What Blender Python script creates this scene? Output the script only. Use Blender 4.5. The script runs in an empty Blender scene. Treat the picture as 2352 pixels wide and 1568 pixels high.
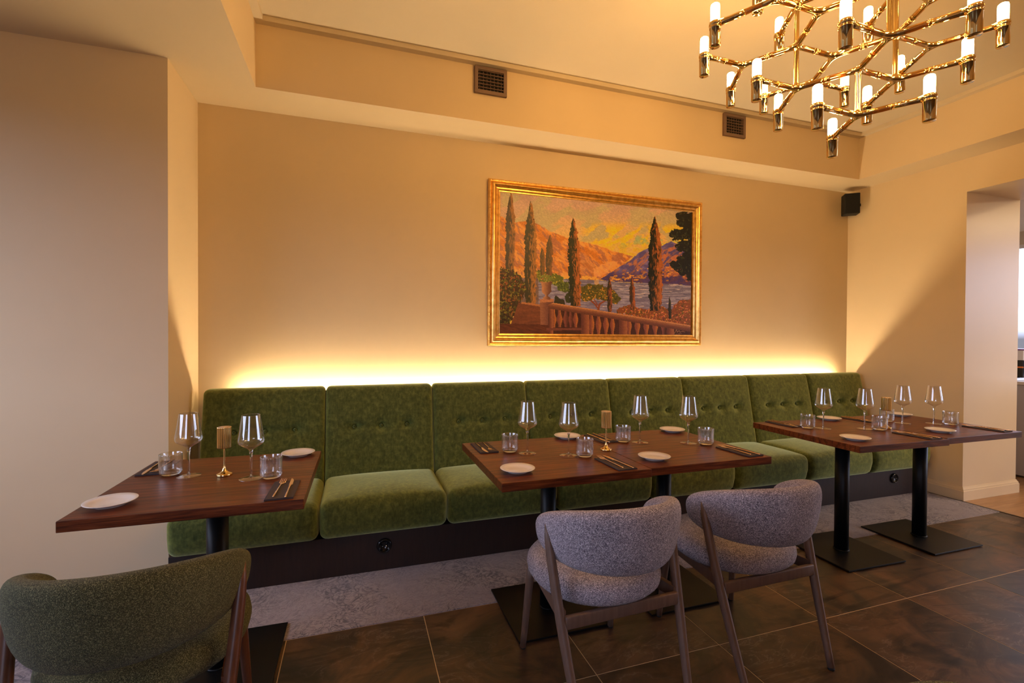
import bpy, bmesh, math, random
import numpy as np
from mathutils import Vector, Matrix
PI = math.pi
random.seed(7)
SC = bpy.context.scene
COL = SC.collection

# ------------------------------------------------------------------ camera
cam_d = bpy.data.cameras.new('camera'); cam = bpy.data.objects.new('camera', cam_d); COL.objects.link(cam)
cam_d.sensor_fit = 'HORIZONTAL'; cam_d.sensor_width = 36.0; cam_d.lens = 1082.7349 / 2352 * 36; cam_d.clip_start = 0.05
_R = Vector((0.94923958, -0.31450764, 0.00539967)); _U = Vector((-0.00179155, 0.01176021, 0.99992924)); _F = Vector((0.31454889, 0.94918209, -0.0105998))
M_ = Matrix((_R, _U, -_F)).transposed().to_4x4(); M_.translation = Vector((-0.5077, -3.5128, 1.3396)); cam.matrix_world = M_
SC.camera = cam
# ------------------------------------------------------------------ world, daylight, exposure
LED_STRENGTH = 218.0
CANDLE_STRENGTH = 155.0
PIG = (1.3, 2.0, 3.2)      # pigment correction of the canvas
w = bpy.data.worlds.new('daylight'); SC.world = w; w.use_nodes = True
bg = w.node_tree.nodes['Background']; bg.inputs[1].default_value = 5.8
_g = w.node_tree.nodes.new('ShaderNodeTexCoord'); _s = w.node_tree.nodes.new('ShaderNodeSeparateXYZ'); _r = w.node_tree.nodes.new('ShaderNodeValToRGB')
_r.color_ramp.elements[0].position = .0; _r.color_ramp.elements[0].color = (.05, .05, .06, 1); _r.color_ramp.elements[1].position = .06; _r.color_ramp.elements[1].color = (.66, .73, 1.0, 1)
w.node_tree.links.new(_g.outputs['Generated'], _s.inputs[0]); w.node_tree.links.new(_s.outputs[2], _r.inputs[0]); w.node_tree.links.new(_r.outputs[0], bg.inputs[0])
def portal(name, loc, rot, sx, sy):
    l = bpy.data.lights.new(name, 'AREA'); l.shape = 'RECTANGLE'; l.size = sx; l.size_y = sy
    l.cycles.is_portal = True
    o = bpy.data.objects.new(name, l); COL.objects.link(o); o.location = loc; o.rotation_euler = rot
portal('left_window_daylight', (-3.50, -2.1, 1.75), (0, -PI/2, 0), 1.7, 2.6)
portal('rear_window_daylight', (-1.9, -6.68, 1.55), (PI/2, 0, 0), 1.6, 1.9)
portal('bar_window_daylight', (9.32, -1.6, 1.75), (0, PI/2, 0), 2.1, 7.4)
portal('bar_side_window_daylight', (7.1, -6.68, 1.6), (PI/2, 0, 0), 3.2, 2.2)
for _x, _y in ((6.3, -2.6), (8.0, -2.6), (6.3, -5.0)):
    _l = bpy.data.lights.new('bar_ceiling_lamp', 'AREA'); _l.shape = 'DISK'; _l.size = .5; _l.energy = 45; _l.color = (1, .72, .42)
    _o = bpy.data.objects.new('bar_ceiling_lamp', _l); COL.objects.link(_o); _o.location = (_x, _y, 2.96)
SC.view_settings.view_transform = 'Standard'; SC.view_settings.look = 'None'
SC.view_settings.exposure = 0.0; SC.view_settings.gamma = 1.0; SC.view_settings.use_curve_mapping = False
cy = SC.cycles
cy.max_bounces = 9; cy.diffuse_bounces = 4; cy.glossy_bounces = 4; cy.transmission_bounces = 10; cy.transparent_max_bounces = 24
cy.sample_clamp_indirect = 4.0; cy.blur_glossy = 0.6; cy.use_denoising = True

# ------------------------------------------------------------------ materials
class MT:
    def __init__(s, name):
        s.m = bpy.data.materials.new(name); s.m.use_nodes = True; s.t = s.m.node_tree; s.b = s.t.nodes['Principled BSDF']
    def n(s, ty, **kw):
        x = s.t.nodes.new(ty)
        for k, v in kw.items():
            if k.startswith('_'): setattr(x, k[1:], v)
            else: x.inputs[k.replace('__', ' ')].default_value = v
        return x
    def l(s, a, b): s.t.links.new(a, b)
    def coord(s, sc=(1, 1, 1), rnd=False):
        c = s.n('ShaderNodeTexCoord'); m = s.n('ShaderNodeMapping'); m.inputs['Scale'].default_value = sc
        s.l(c.outputs['Object'], m.inputs['Vector'])
        if rnd:
            oi = s.n('ShaderNodeObjectInfo'); mu = s.n('ShaderNodeVectorMath', _operation='MULTIPLY'); cb = s.n('ShaderNodeCombineXYZ')
            for i in range(3): s.l(oi.outputs['Random'], cb.inputs[i])
            s.l(cb.outputs[0], mu.inputs[0]); mu.inputs[1].default_value = (37, 53, 71); s.l(mu.outputs[0], m.inputs['Location'])
        return m.outputs[0]
    def ramp(s, fac, stops):
        r = s.n('ShaderNodeValToRGB'); e = r.color_ramp.elements
        e[0].position = stops[0][0]; e[0].color = (*stops[0][1], 1); e[1].position = stops[-1][0]; e[1].color = (*stops[-1][1], 1)
        for p, c in stops[1:-1]:
            k = e.new(p); k.color = (*c, 1)
        s.l(fac, r.inputs[0]); return r.outputs[0]
    def noise(s, vec, scale, detail=3, rough=.5, dist=0):
        x = s.n('ShaderNodeTexNoise', Scale=scale, Detail=detail, Roughness=rough, Distortion=dist); s.l(vec, x.inputs['Vector']); return x.outputs['Fac']
    def mix(s, f, a, b, bl='MIX'):
        x = s.n('ShaderNodeMix', _data_type='RGBA', _blend_type=bl)
        for sock, v in ((x.inputs[0], f), (x.inputs[6], a), (x.inputs[7], b)):
            if isinstance(v, (int, float)): sock.default_value = v
            elif isinstance(v, tuple): sock.default_value = (*v, 1)
            else: s.l(v, sock)
        return x.outputs[2]
    def bump(s, h, strength=.3, dist=.002):
        x = s.n('ShaderNodeBump', Strength=strength, Distance=dist); s.l(h, x.inputs['Height']); s.l(x.outputs[0], s.b.inputs['Normal'])
    def base(s, c): 
        if isinstance(c, tuple): s.b.inputs['Base Color'].default_value = (*c, 1)
        else: s.l(c, s.b.inputs['Base Color'])
    def set(s, **kw):
        for k, v in kw.items(): s.b.inputs[k.replace('_', ' ')].default_value = v
        return s
def simple(name, c, rough=.5, metal=0, **kw):
    m = MT(name); m.base(c); m.set(Roughness=rough, Metallic=metal, **kw); return m.m

def mk_wall(name, c, k=.03):
    m = MT(name); v = m.coord(); f = m.noise(v, 1.3, 4, .6)
    m.base(m.ramp(f, [(.3, tuple(x*(1-k) for x in c)), (.7, tuple(min(1, x*(1+k)) for x in c))]))
    m.bump(m.noise(v, 160, 3, .7), .12, .001); m.set(Roughness=.62); m.b.inputs['Specular IOR Level'].default_value = .35; return m.m
WALL = mk_wall('greige_wall_paint', (.70, .56, .365))
WALLP = mk_wall('greige_satin_paint', (.70, .56, .365)); WALLP.node_tree.nodes['Principled BSDF'].inputs['Roughness'].default_value = .33
CEIL = mk_wall('cream_ceiling_paint', (.63, .54, .40))
def mk_oak():
    m = MT('stained_oak'); v = m.coord((1.2, 14, 14), True)
    g = m.noise(v, 3.2, 6, .62, .6); v2 = m.coord((3, 90, 90), True); g2 = m.noise(v2, 3, 3, .6)
    v3 = m.coord((1.0, 7, 7), True); wv = m.n('ShaderNodeTexWave', _bands_direction='Y', Scale=1.1, Distortion=9, Detail=3); wv.inputs['Detail Scale'].default_value = 1.2; m.l(v3, wv.inputs['Vector'])
    c1 = m.ramp(g, [(.3, (.060, .013, .004)), (.5, (.140, .034, .009)), (.7, (.205, .055, .014))])
    c2 = m.ramp(g2, [(.38, (.35, .30, .3)), (.55, (1, 1, 1))])
    c3 = m.ramp(wv.outputs['Fac'], [(.0, (.45, .40, .38)), (.22, (1, 1, 1)), (1, (1, 1, 1))])
    c = m.mix(.75, c1, c2, 'MULTIPLY'); m.base(m.mix(.8, c, c3, 'MULTIPLY')); m.bump(g2, .25, .0012)
    m.set(Roughness=.38); m.b.inputs['Specular IOR Level'].default_value = .22; return m.m
OAK = mk_oak()
def mk_velvet():
    m = MT('green_velvet'); v = m.coord((1, 1, 1), True); f = m.noise(v, 34, 5, .7, .4); v2 = m.coord((9, 9, 2.2), True); f2 = m.noise(v2, 9, 3, .6)
    c = m.mix(.5, m.ramp(f, [(.3, (.020, .030, .005)), (.48, (.062, .078, .014)), (.70, (.165, .185, .036))]), m.ramp(f2, [(.35, (.034, .044, .008)), (.7, (.105, .122, .024))]))
    lw = m.n('ShaderNodeLayerWeight'); lw.inputs['Blend'].default_value = .5; pile_sheen = m.ramp(lw.outputs['Facing'], [(.12, (.50, .52, .55)), (.42, (.85, .85, .85)), (.68, (1, 1, 1))])  # velvet sheen put into the base colour, lighter at grazing view
    c = m.mix(1.0, c, pile_sheen, 'MULTIPLY'); gain = m.n('ShaderNodeVectorMath', _operation='SCALE'); gain.inputs['Scale'].default_value = 1.9; m.l(c, gain.inputs[0]); c = gain.outputs[0]
    m.base(c); m.bump(f, .25, .002); m.set(Roughness=.8, Sheen_Weight=1.0, Sheen_Roughness=.42); m.b.inputs['Sheen Tint'].default_value = (.86, .98, .50, 1)
    m.b.inputs['Specular IOR Level'].default_value = .2; return m.m
VELVET = mk_velvet()
def mk_boucle(name, dark, mid, light, sheen, scale=420.0):
    m = MT(name); v = m.coord()
    vo = m.n('ShaderNodeTexVoronoi', _feature='F1', Scale=scale); m.l(v, vo.inputs['Vector'])
    sep = m.n('ShaderNodeSeparateColor'); m.l(vo.outputs['Color'], sep.inputs[0])
    c = m.ramp(sep.outputs[0], [(.0, dark), (.38, mid), (.62, mid), (.95, light)])
    e = m.ramp(vo.outputs['Distance'], [(.35, (1, 1, 1)), (.85, (.25, .25, .25))])
    f = m.noise(v, 5, 3); c = m.mix(.35, c, m.ramp(f, [(.35, tuple(x*.6 for x in mid)), (.65, tuple(min(1, x*1.4) for x in mid))]))
    m.base(m.mix(.8, c, e, 'MULTIPLY'))
    inv = m.n('ShaderNodeMath', _operation='SUBTRACT'); inv.inputs[0].default_value = 1; m.l(vo.outputs['Distance'], inv.inputs[1]); m.bump(inv.outputs[0], .7, .0022)
    m.set(Roughness=.9, Sheen_Weight=sheen, Sheen_Roughness=.5); m.b.inputs['Specular IOR Level'].default_value = .15; return m.m
BGREY = mk_boucle('grey_boucle', (.035, .031, .045), (.40, .355, .42), (.97, .90, .97), .12)
BGREEN = mk_boucle('olive_boucle', (.012, .014, .008), (.085, .088, .040), (.34, .33, .17), .1, 620.0)
def mk_wood(name, a, b, rough=.4):
    m = MT(name); v = m.coord((20, 20, 2), True); f = m.noise(v, 4, 4, .6); m.base(m.ramp(f, [(.3, a), (.7, b)])); m.set(Roughness=rough); return m.m
LEGTAUPE = mk_wood('taupe_leg_wood', (.125, .075, .055), (.17, .105, .078), .42)
LEGWALNUT = mk_wood('walnut_leg_wood', (.075, .026, .014), (.12, .045, .022), .38)
PLINTH = mk_wood('dark_plinth_wood', (.012, .005, .0035), (.022, .009, .006), .5)
BLACKM = simple('black_powder_coated_steel', (.003, .004, .005), .42, 0); BLACKM.node_tree.nodes['Principled BSDF'].inputs['Specular IOR Level'].default_value = .25
BLACKS = simple('black_speaker_plastic', (.002, .002, .002), .7)
BLACKP = simple('black_gloss_plastic', (.006, .006, .007), .12)
RUBBER = simple('black_rubber', (.01, .01, .01), .7)
GOLD = simple('polished_gold', (1.0, .73, .32), .09, 1)
GOLDB = simple('brushed_brass', (.92, .66, .28), .16, 1)
CUTL = simple('champagne_gold_steel', (.90, .62, .38), .2, 1)
NAPKIN = simple('charcoal_brown_napkin', (.040, .028, .032), .75)
TAUPE = simple('taupe_vent_paint', (.17, .105, .075), .5)
VENTIN = simple('vent_shaft_black', (.004, .004, .004), .9)
BUTTON = VELVET
def mk_china():
    m = MT('white_china'); m.base((.80, .76, .72)); m.set(Roughness=.22, Coat_Weight=.3); return m.m
CHINA = mk_china()
def mk_glass():
    m = MT('clear_glass'); m.base((1, 1, 1)); m.set(Roughness=.0, Transmission_Weight=1.0, IOR=1.45); return m.m
GLASS = mk_glass()
def mk_thin():
    m = MT('thin_crystal'); t = m.t; t.nodes.remove(m.b)
    tr = m.n('ShaderNodeBsdfTransparent', Color=(.97, .965, .95, 1)); gl = m.n('ShaderNodeBsdfGlossy', Roughness=.02); gl.inputs['Color'].default_value = (1, 1, 1, 1)
    lw = m.n('ShaderNodeLayerWeight'); lw.inputs['Blend'].default_value = .5
    pw = m.n('ShaderNodeMath', _operation='POWER'); m.l(lw.outputs['Facing'], pw.inputs[0]); pw.inputs[1].default_value = 2.6
    ma = m.n('ShaderNodeMath', _operation='MULTIPLY_ADD'); m.l(pw.outputs[0], ma.inputs[0]); ma.inputs[1].default_value = .78; ma.inputs[2].default_value = .17
    mx = m.n('ShaderNodeMixShader'); m.l(ma.outputs[0], mx.inputs[0]); m.l(tr.outputs[0], mx.inputs[1]); m.l(gl.outputs[0], mx.inputs[2])
    m.l(mx.outputs[0], t.nodes['Material Output'].inputs[0]); return m.m
THIN = mk_thin()
def emit(name, c, s):
    m = MT(name); m.base((0, 0, 0)); m.b.inputs['Emission Color'].default_value = (*c, 1); m.b.inputs['Emission Strength'].default_value = s; return m.m
CANDLE = emit('lit_frosted_glass', (1.0, .54, .16), CANDLE_STRENGTH)
LED = emit('warm_led_tape', (1.0, .73, .41), LED_STRENGTH)
def mk_tile():
    m = MT('brown_slate_porcelain'); v = m.coord((1, 1, 1), True)
    a = m.noise(v, 2.6, 7, .62, 1.6); v2 = m.coord((1.1, 3.2, 1), True); b = m.noise(v2, 1.9, 6, .6, 2.4); cc = m.noise(v, 1.3, 3, .5)
    c1 = m.ramp(a, [(.30, (.010, .009, .010)), (.44, (.040, .028, .022)), (.56, (.100, .055, .030)), (.74, (.185, .100, .055))])
    c2 = m.ramp(b, [(.36, (.16, .16, .19)), (.48, (.9, .9, .9)), (.75, (1.0, .93, .85))])
    vein = m.ramp(b, [(.485, (0, 0, 0)), (.5, (1, 1, 1)), (.515, (0, 0, 0))])
    c = m.mix(.8, c1, c2, 'MULTIPLY'); c = m.mix(m.ramp(cc, [(.56, (0, 0, 0)), (.75, (.22, .22, .22))]), c, (.17, .12, .095))
    vm = m.n('ShaderNodeMath', _operation='MULTIPLY'); m.l(vein, vm.inputs[0]); m.l(m.ramp(cc, [(.5, (0, 0, 0)), (.62, (.5, .5, .5))]), vm.inputs[1])
    c = m.mix(vm.outputs[0], c, (.24, .18, .15)); m.base(c)
    m.l(m.ramp(a, [(.2, (.30, .30, .30)), (.8, (.46, .46, .46))]), m.b.inputs['Roughness']); m.bump(a, .18, .003); return m.m
TILE = mk_tile()
GROUT = simple('pale_gold_grout', (.62, .46, .28), .6)
def mk_carpet():
    m = MT('distressed_ornament_carpet'); v = m.coord()
    n1 = m.noise(v, 4.6, 1.8, .45, 3.6); n2 = m.noise(v, 15, 3, .6, 2.0); big = m.noise(v, 2.2, 4, .6); fine = m.noise(v, 420, 2, .6)
    line = m.ramp(n1, [(.40, (0, 0, 0)), (.44, (1, 1, 1)), (.475, (0, 0, 0)), (.52, (.0, .0, .0)), (.56, (1, 1, 1)), (.60, (0, 0, 0))])
    pat = m.ramp(n2, [(.46, (0, 0, 0)), (.5, (1, 1, 1)), (.60, (.1, .1, .1))])
    wear = m.ramp(big, [(.40, (.25, .25, .25)), (.60, (1, 1, 1))])
    a = m.mix(1.0, m.mix(.8, line, pat, 'ADD'), wear, 'MULTIPLY')
    c = m.mix(a, m.ramp(big, [(.3, (.34, .30, .35)), (.7, (.43, .37, .385))]), (.115, .105, .135))
    c = m.mix(.5, c, m.ramp(fine, [(.3, (.45, .45, .45)), (.7, (1, 1, 1))]), 'MULTIPLY'); m.base(c); m.bump(fine, .6, .004); m.set(Roughness=.95, Sheen_Weight=.3)
    return m.m
CARPET = mk_carpet()
def mk_plank():
    m = MT('light_oak_plank'); v = m.coord((1.2, 9, 1), True); f = m.noise(v, 3, 5, .6, .8); m.base(m.ramp(f, [(.3, (.30, .165, .075)), (.7, (.44, .26, .13))])); m.set(Roughness=.38); return m.m
PLANK = mk_plank()

# ------------------------------------------------------------------ mesh helpers
class MB:
    def __init__(s): s.v = []; s.f = []; s.sm = []
    def add(s, v, f, smooth=False):
        o = len(s.v); s.v += [tuple(x) for x in v]; s.f += [tuple(i + o for i in q) for q in f]; s.sm += [smooth] * len(f); return s
    def box(s, a, b, bev=0):
        x0, y0, z0 = a; x1, y1, z1 = b
        if bev <= 0:
            v = [(x, y, z) for z in (z0, z1) for y in (y0, y1) for x in (x0, x1)]
            f = [(0, 2, 3, 1), (4, 5, 7, 6), (0, 1, 5, 4), (2, 6, 7, 3), (0, 4, 6, 2), (1, 3, 7, 5)]
            return s.add(v, f)
        bm = bmesh.new(); bmesh.ops.create_cube(bm, size=1)
        for q in bm.verts: q.co = Vector(((x0+x1)/2 + q.co.x*(x1-x0), (y0+y1)/2 + q.co.y*(y1-y0), (z0+z1)/2 + q.co.z*(z1-z0)))
        bmesh.ops.bevel(bm, geom=bm.edges[:], offset=bev, segments=2, affect='EDGES', profile=.5)
        bm.verts.index_update(); s.add([q.co[:] for q in bm.verts], [[q.index for q in f.verts] for f in bm.faces]); bm.free(); return s
    def lathe(s, prof, n=32, c=(0, 0, 0), close=False, smooth=True, rib=None):
        v = []; f = []
        for k in range(n):
            a = 2*PI*k/n; q = 1.0 if rib is None else rib(k)
            for i, (r, z) in enumerate(prof):
                rr = r * (q if (rib is not None and i in s.ribset) else 1.0)
                v.append((c[0] + rr*math.cos(a), c[1] + rr*math.sin(a), c[2] + z))
        m = len(prof)
        for k in range(n):
            k2 = (k+1) % n
            for i in range(m-1 + (1 if close else 0)):
                j = (i+1) % m; f.append((k*m+i, k2*m+i, k2*m+j, k*m+j))
        return s.add(v, f, smooth)
    def tube(s, pts, rad, n=12, caps=True, flat=1.0):
        pts = [Vector(p) for p in pts]; R = rad if isinstance(rad, (list, tuple)) else [rad]*len(pts); v = []; f = []
        up = None
        for i, p in enumerate(pts):
            t = (pts[min(i+1, len(pts)-1)] - pts[max(i-1, 0)]).normalized()
            if up is None: up = t.cross(Vector((0, 0, 1)) if abs(t.z) < .9 else Vector((1, 0, 0))).normalized()
            up = (up - t*up.dot(t)).normalized(); sd = t.cross(up)
            for k in range(n):
                a = 2*PI*k/n; v.append(p + up*math.cos(a)*R[i] + sd*math.sin(a)*R[i]*flat)
        m = len(pts)
        for i in range(m-1):
            for k in range(n): k2 = (k+1) % n; f.append((i*n+k, i*n+k2, (i+1)*n+k2, (i+1)*n+k))
        s.add(v, f, True)
        if caps:
            o = len(s.v) - len(v); s.f += [tuple(o+k for k in range(n))[::-1], tuple(o+(m-1)*n+k for k in range(n))]; s.sm += [False, False]
        return s
    def mesh(s, name, mat):
        me = bpy.data.meshes.new(name); me.from_pydata(s.v, [], s.f); me.materials.append(mat)
        me.polygons.foreach_set('use_smooth', s.sm)
        bm = bmesh.new(); bm.from_mesh(me); bmesh.ops.recalc_face_normals(bm, faces=bm.faces[:]); bm.to_mesh(me); bm.free(); me.update(); return me
    def obj(s, name, mat, parent=None, loc=None): return link(name, s.mesh(name, mat), parent, loc)
def link(name, me, parent=None, loc=None):
    o = bpy.data.objects.new(name, me); COL.objects.link(o)
    if parent: o.parent = parent
    if loc: o.location = loc
    return o
def thing(name, label, cat, loc=(0, 0, 0), rz=0, group=None):
    o = bpy.data.objects.new(name, None); COL.objects.link(o); o.location = loc; o.rotation_euler = (0, 0, rz); o.empty_display_size = .05
    return tag(o, label, cat, group)
def tag(o, label, cat, group=None):
    o['label'] = label; o['category'] = cat
    if group: o['group'] = group
    return o
def struct(name, mb, mat, parent=None, loc=None):
    o = mb.obj(name, mat, parent, loc)
    if not parent: o['kind'] = 'structure'
    return o
def copy_thing(src, label, loc, rz=0):
    r = src.copy(); COL.objects.link(r); r.location = loc; r.rotation_euler = (0, 0, rz); r['label'] = label
    for ch in src.children:
        c = ch.copy(); COL.objects.link(c); c.parent = r
        for g in ch.children:
            d = g.copy(); COL.objects.link(d); d.parent = c
    return r
def rbox(hx, hy, hz, r, nx=8, ny=4, nz=6, k=3, fn=None):
    """closed rounded box on a grid; fn(p) displaces"""
    def axis(h, n): 
        a = [-h + r*(1-math.cos(i/k*PI/2)) for i in range(k)]; return a + [-(h-r) + 2*(h-r)*i/n for i in range(n+1)] + [-x for x in a[::-1]]
    X, Y, Z = axis(hx, nx), axis(hy, ny), axis(hz, nz); idx = {}; v = []; f = []
    def vid(p):
        key = tuple(round(c, 6) for c in p)
        if key not in idx:
            q = Vector([max(-(h-r), min(h-r, c)) for c, h in zip(p, (hx, hy, hz))]); d = Vector(p) - q
            P = q + (d.normalized()*r if d.length > 1e-9 else d)
            idx[key] = len(v); v.append(fn(P) if fn else P)
        return idx[key]
    def face(A, B, mk, flip):
        for i in range(len(A)-1):
            for j in range(len(B)-1):
                q = [vid(mk(A[i], B[j])), vid(mk(A[i+1], B[j])), vid(mk(A[i+1], B[j+1])), vid(mk(A[i], B[j+1]))]
                if len(set(q)) > 2: f.append(tuple(q[::-1] if flip else q))
    face(X, Y, lambda a, b: (a, b, -hz), True); face(X, Y, lambda a, b: (a, b, hz), False)
    face(X, Z, lambda a, b: (a, -hy, b), False); face(X, Z, lambda a, b: (a, hy, b), True)
    face(Y, Z, lambda a, b: (-hx, a, b), True); face(Y, Z, lambda a, b: (hx, a, b), False)
    return MB().add(v, f, True)

# ------------------------------------------------------------------ room shell
XL, XR, ZS, ZC = -1.47, 4.272, 2.825, 3.232
struct('wall_back', MB().box((-1.6, 0, -.1), (5.0, .15, 3.4)), WALL)
struct('wall_left_pier', MB().box((-3.4, -.51, -.1), (XL, .15, ZS)), WALL)
struct('wall_right', MB().box((XR, -.99, -.1), (4.99, 0, 3.4)).box((XR, -3.6, 2.552), (4.99, -.99, 3.4)).box((XR, -6.6, -.1), (4.99, -3.6, 3.4)), WALLP)
struct('wall_left', MB().box((-3.55, -6.6, -.1), (-3.4, -3.4, 3.4)).box((-3.55, -.8, -.1), (-3.4, .15, 3.4)).box((-3.55, -3.4, -.1), (-3.4, -.8, 1.05)).box((-3.55, -3.4, 2.6), (-3.4, -.8, 3.4)), WALL)
rb = MB()
for a, b in (((-3.55, -6.75, -.1), (-2.7, -6.6, 3.4)), ((-1.1, -6.75, -.1), (5.5, -6.6, 3.4)), ((8.7, -6.75, -.1), (9.4, -6.6, 3.4)), ((-2.7, -6.75, -.1), (-1.1, -6.6, .6)), ((-2.7, -6.75, 2.5), (-1.1, -6.6, 3.4)), ((5.5, -6.75, -.1), (8.7, -6.6, .5)), ((5.5, -6.75, 2.7), (8.7, -6.6, 3.4))): rb.box(a, b)
struct('wall_rear', rb, WALL)
struct('ceiling', MB().box((-1.08, -5.2, ZC), (3.956, -.332, 3.4)), CEIL)
struct('ceiling_soffit_left', MB().box((-3.4, -6.6, ZS), (-1.08, 0, 3.4)), WALL)
struct('ceiling_soffit_back', MB().box((-1.08, -.332, ZS), (3.956, 0, 3.4)), WALL)
struct('ceiling_soffit_right', MB().box((3.956, -6.6, ZS), (XR, 0, 3.4)), WALL)
struct('ceiling_soffit_rear', MB().box((-1.08, -6.6, ZS), (3.956, -5.2, 3.4)), WALL)
MP, MZ = .047, 3.203
struct('trim_1', MB().box((-1.08, -.332-MP, MZ), (3.956, -.332, ZC)), CEIL)
struct('trim_2', MB().box((3.956-MP, -5.2, MZ), (3.956, -.332-MP, ZC)), CEIL)
struct('trim_3', MB().box((-1.08, -5.2, MZ), (-1.08+MP, -.332-MP, ZC)), CEIL)
def window(n, a, b, axis):
    """window frame bars in an opening; axis 0: in an x wall, 1: in a y wall"""
    mb = MB(); (x0, y0, z0), (x1, y1, z1) = a, b; t = .05
    if axis == 0:
        mb.box((x0, y0, z0), (x1, y1, z0+t)).box((x0, y0, z1-t), (x1, y1, z1))
        for q in (y0, (y0+y1)/2-t/2, y1-t): mb.box((x0, q, z0+t), (x1, q+t, z1-t))
    else:
        mb.box((x0, y0, z0), (x1, y1, z0+t)).box((x0, y0, z1-t), (x1, y1, z1))
        for q in (x0, (x0+x1)/2-t/2, x1-t): mb.box((q, y0, z0+t), (q+t, y1, z1-t))
    o = mb.obj('window_%d' % n, WHITEF); o['kind'] = 'structure'
WHITEF = simple('white_window_frame', (.75, .74, .72), .4)
window(1, (-3.50, -3.4, 1.05), (-3.44, -.8, 2.6), 0)
window(2, (-2.7, -6.70, .6), (-1.1, -6.64, 2.5), 1)
window(3, (5.5, -6.70, .5), (8.7, -6.64, 2.7), 1)
window(4, (9.28, -5.3, .7), (9.34, 2.1, 2.8), 0)
# room beyond the opening
struct('wall_bar_far', MB().box((9.25, -6.6, -.1), (9.4, -5.3, 3.4)).box((9.25, 2.1, -.1), (9.4, 2.6, 3.4)).box((9.25, -5.3, -.1), (9.4, 2.1, .7)).box((9.25, -5.3, 2.8), (9.4, 2.1, 3.4)), CEIL)
struct('wall_bar_back', MB().box((4.99, 2.5, -.1), (9.25, 2.65, 3.4)).box((4.85, .15, -.1), (4.99, 2.65, 3.4)), CEIL)
struct('ceiling_bar', MB().box((4.99, -6.6, 3.0), (9.25, 2.5, 3.4)), CEIL)

# floor: grout bed, tiles, carpet strip, planks
fl = struct('floor', MB().box((-3.4, -6.6, -.12), (4.235, 0, -.0009)), GROUT)
tw, th_, g = .5985, .609, .0036
tm = MB().box((g/2, g/2, -.0115), (tw-g/2, th_-g/2, 0), .0008).mesh('tile', TILE)
first = True
for i in range(-6, 9):
    for j in range(9):
        x = -.795 + i*tw; y = -1.25 - (j+1)*th_
        if x < -3.5 or x > 4.1 or y < -6.9: continue
        if x + tw > 4.24: 
            tcut = MB().box((x+g/2, y+g/2, -.0115), (4.232, y+th_-g/2, 0), .0008).mesh('tile', TILE); link('tile', tcut, fl); continue
        link('tile', tm, fl, (x, y, 0))
cp = MB().box((-1.468, -1.249, -.004), (4.228, -.70, .0035)).box((-3.39, -1.249, -.004), (-1.468, -.512, .0035))
carp = struct('carpet_strip', cp, CARPET); carp['kind'] = 'structure'
wf = struct('floor_bar', MB().box((4.235, -6.6, -.12), (9.25, 2.5, -.004)), PLINTH)
tr = struct('trim_4', MB().box((4.2355, -6.6, -.003), (4.252, -.992, .003)), simple('bronze_threshold', (.06, .035, .02), .4, .6))
pk = 0
for j in range(24):
    y = -.99 - (j+1)*.16 if j < 20 else None
    if y is None: continue
    off = [0, .9, .45, 1.3][j % 4]; x = 4.254
    while x < 9.2:
        x2 = min(9.24, x + (1.8 if x > 4.3 else 1.8 - off)); MB().box((x+.0008, y+.0008, -.012), (x2-.0008, y+.1592, 0), .001).obj('plank', PLANK, wf); x = x2
for j in range(14):
    y = -.99 + j*.25
    if y > 2.2: break
    MB().box((5.0, y+.001, -.012), (9.24, y+.249, 0), .001).obj('plank', PLANK, wf)
# baseboards with a moulded top
def baseprof(): return [(0, 0), (.018, 0), (.018, .078), (.014, .084), (.014, .092), (.007, .102), (.004, .112), (0, .112)]
def baseboard(name, p0, p1, nrm, ext0=0, ext1=0):
    p0, p1, nrm = Vector(p0), Vector(p1), Vector(nrm); d = (p1-p0).normalized(); pr = baseprof(); v = []; 
    for p, e in ((p0, ext0), (p1, ext1)):
        for (o, z) in pr: v.append(p + nrm*o + Vector((0, 0, z)) + d*(e*o*(1 if p is p1 else -1)))
    n = len(pr); f = [(i, (i+1) % n, n+(i+1) % n, n+i) for i in range(n)] + [tuple(range(n)), tuple(range(2*n-1, n-1, -1))]
    struct(name, MB().add(v, f), WALLP)
baseboard('baseboard_right', (XR, -.735, 0), (XR, -.99, 0), (-1, 0, 0), 0, 1)
baseboard('baseboard_reveal', (XR, -.99, 0), (4.99, -.99, 0), (0, -1, 0), 1, 1)

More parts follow.
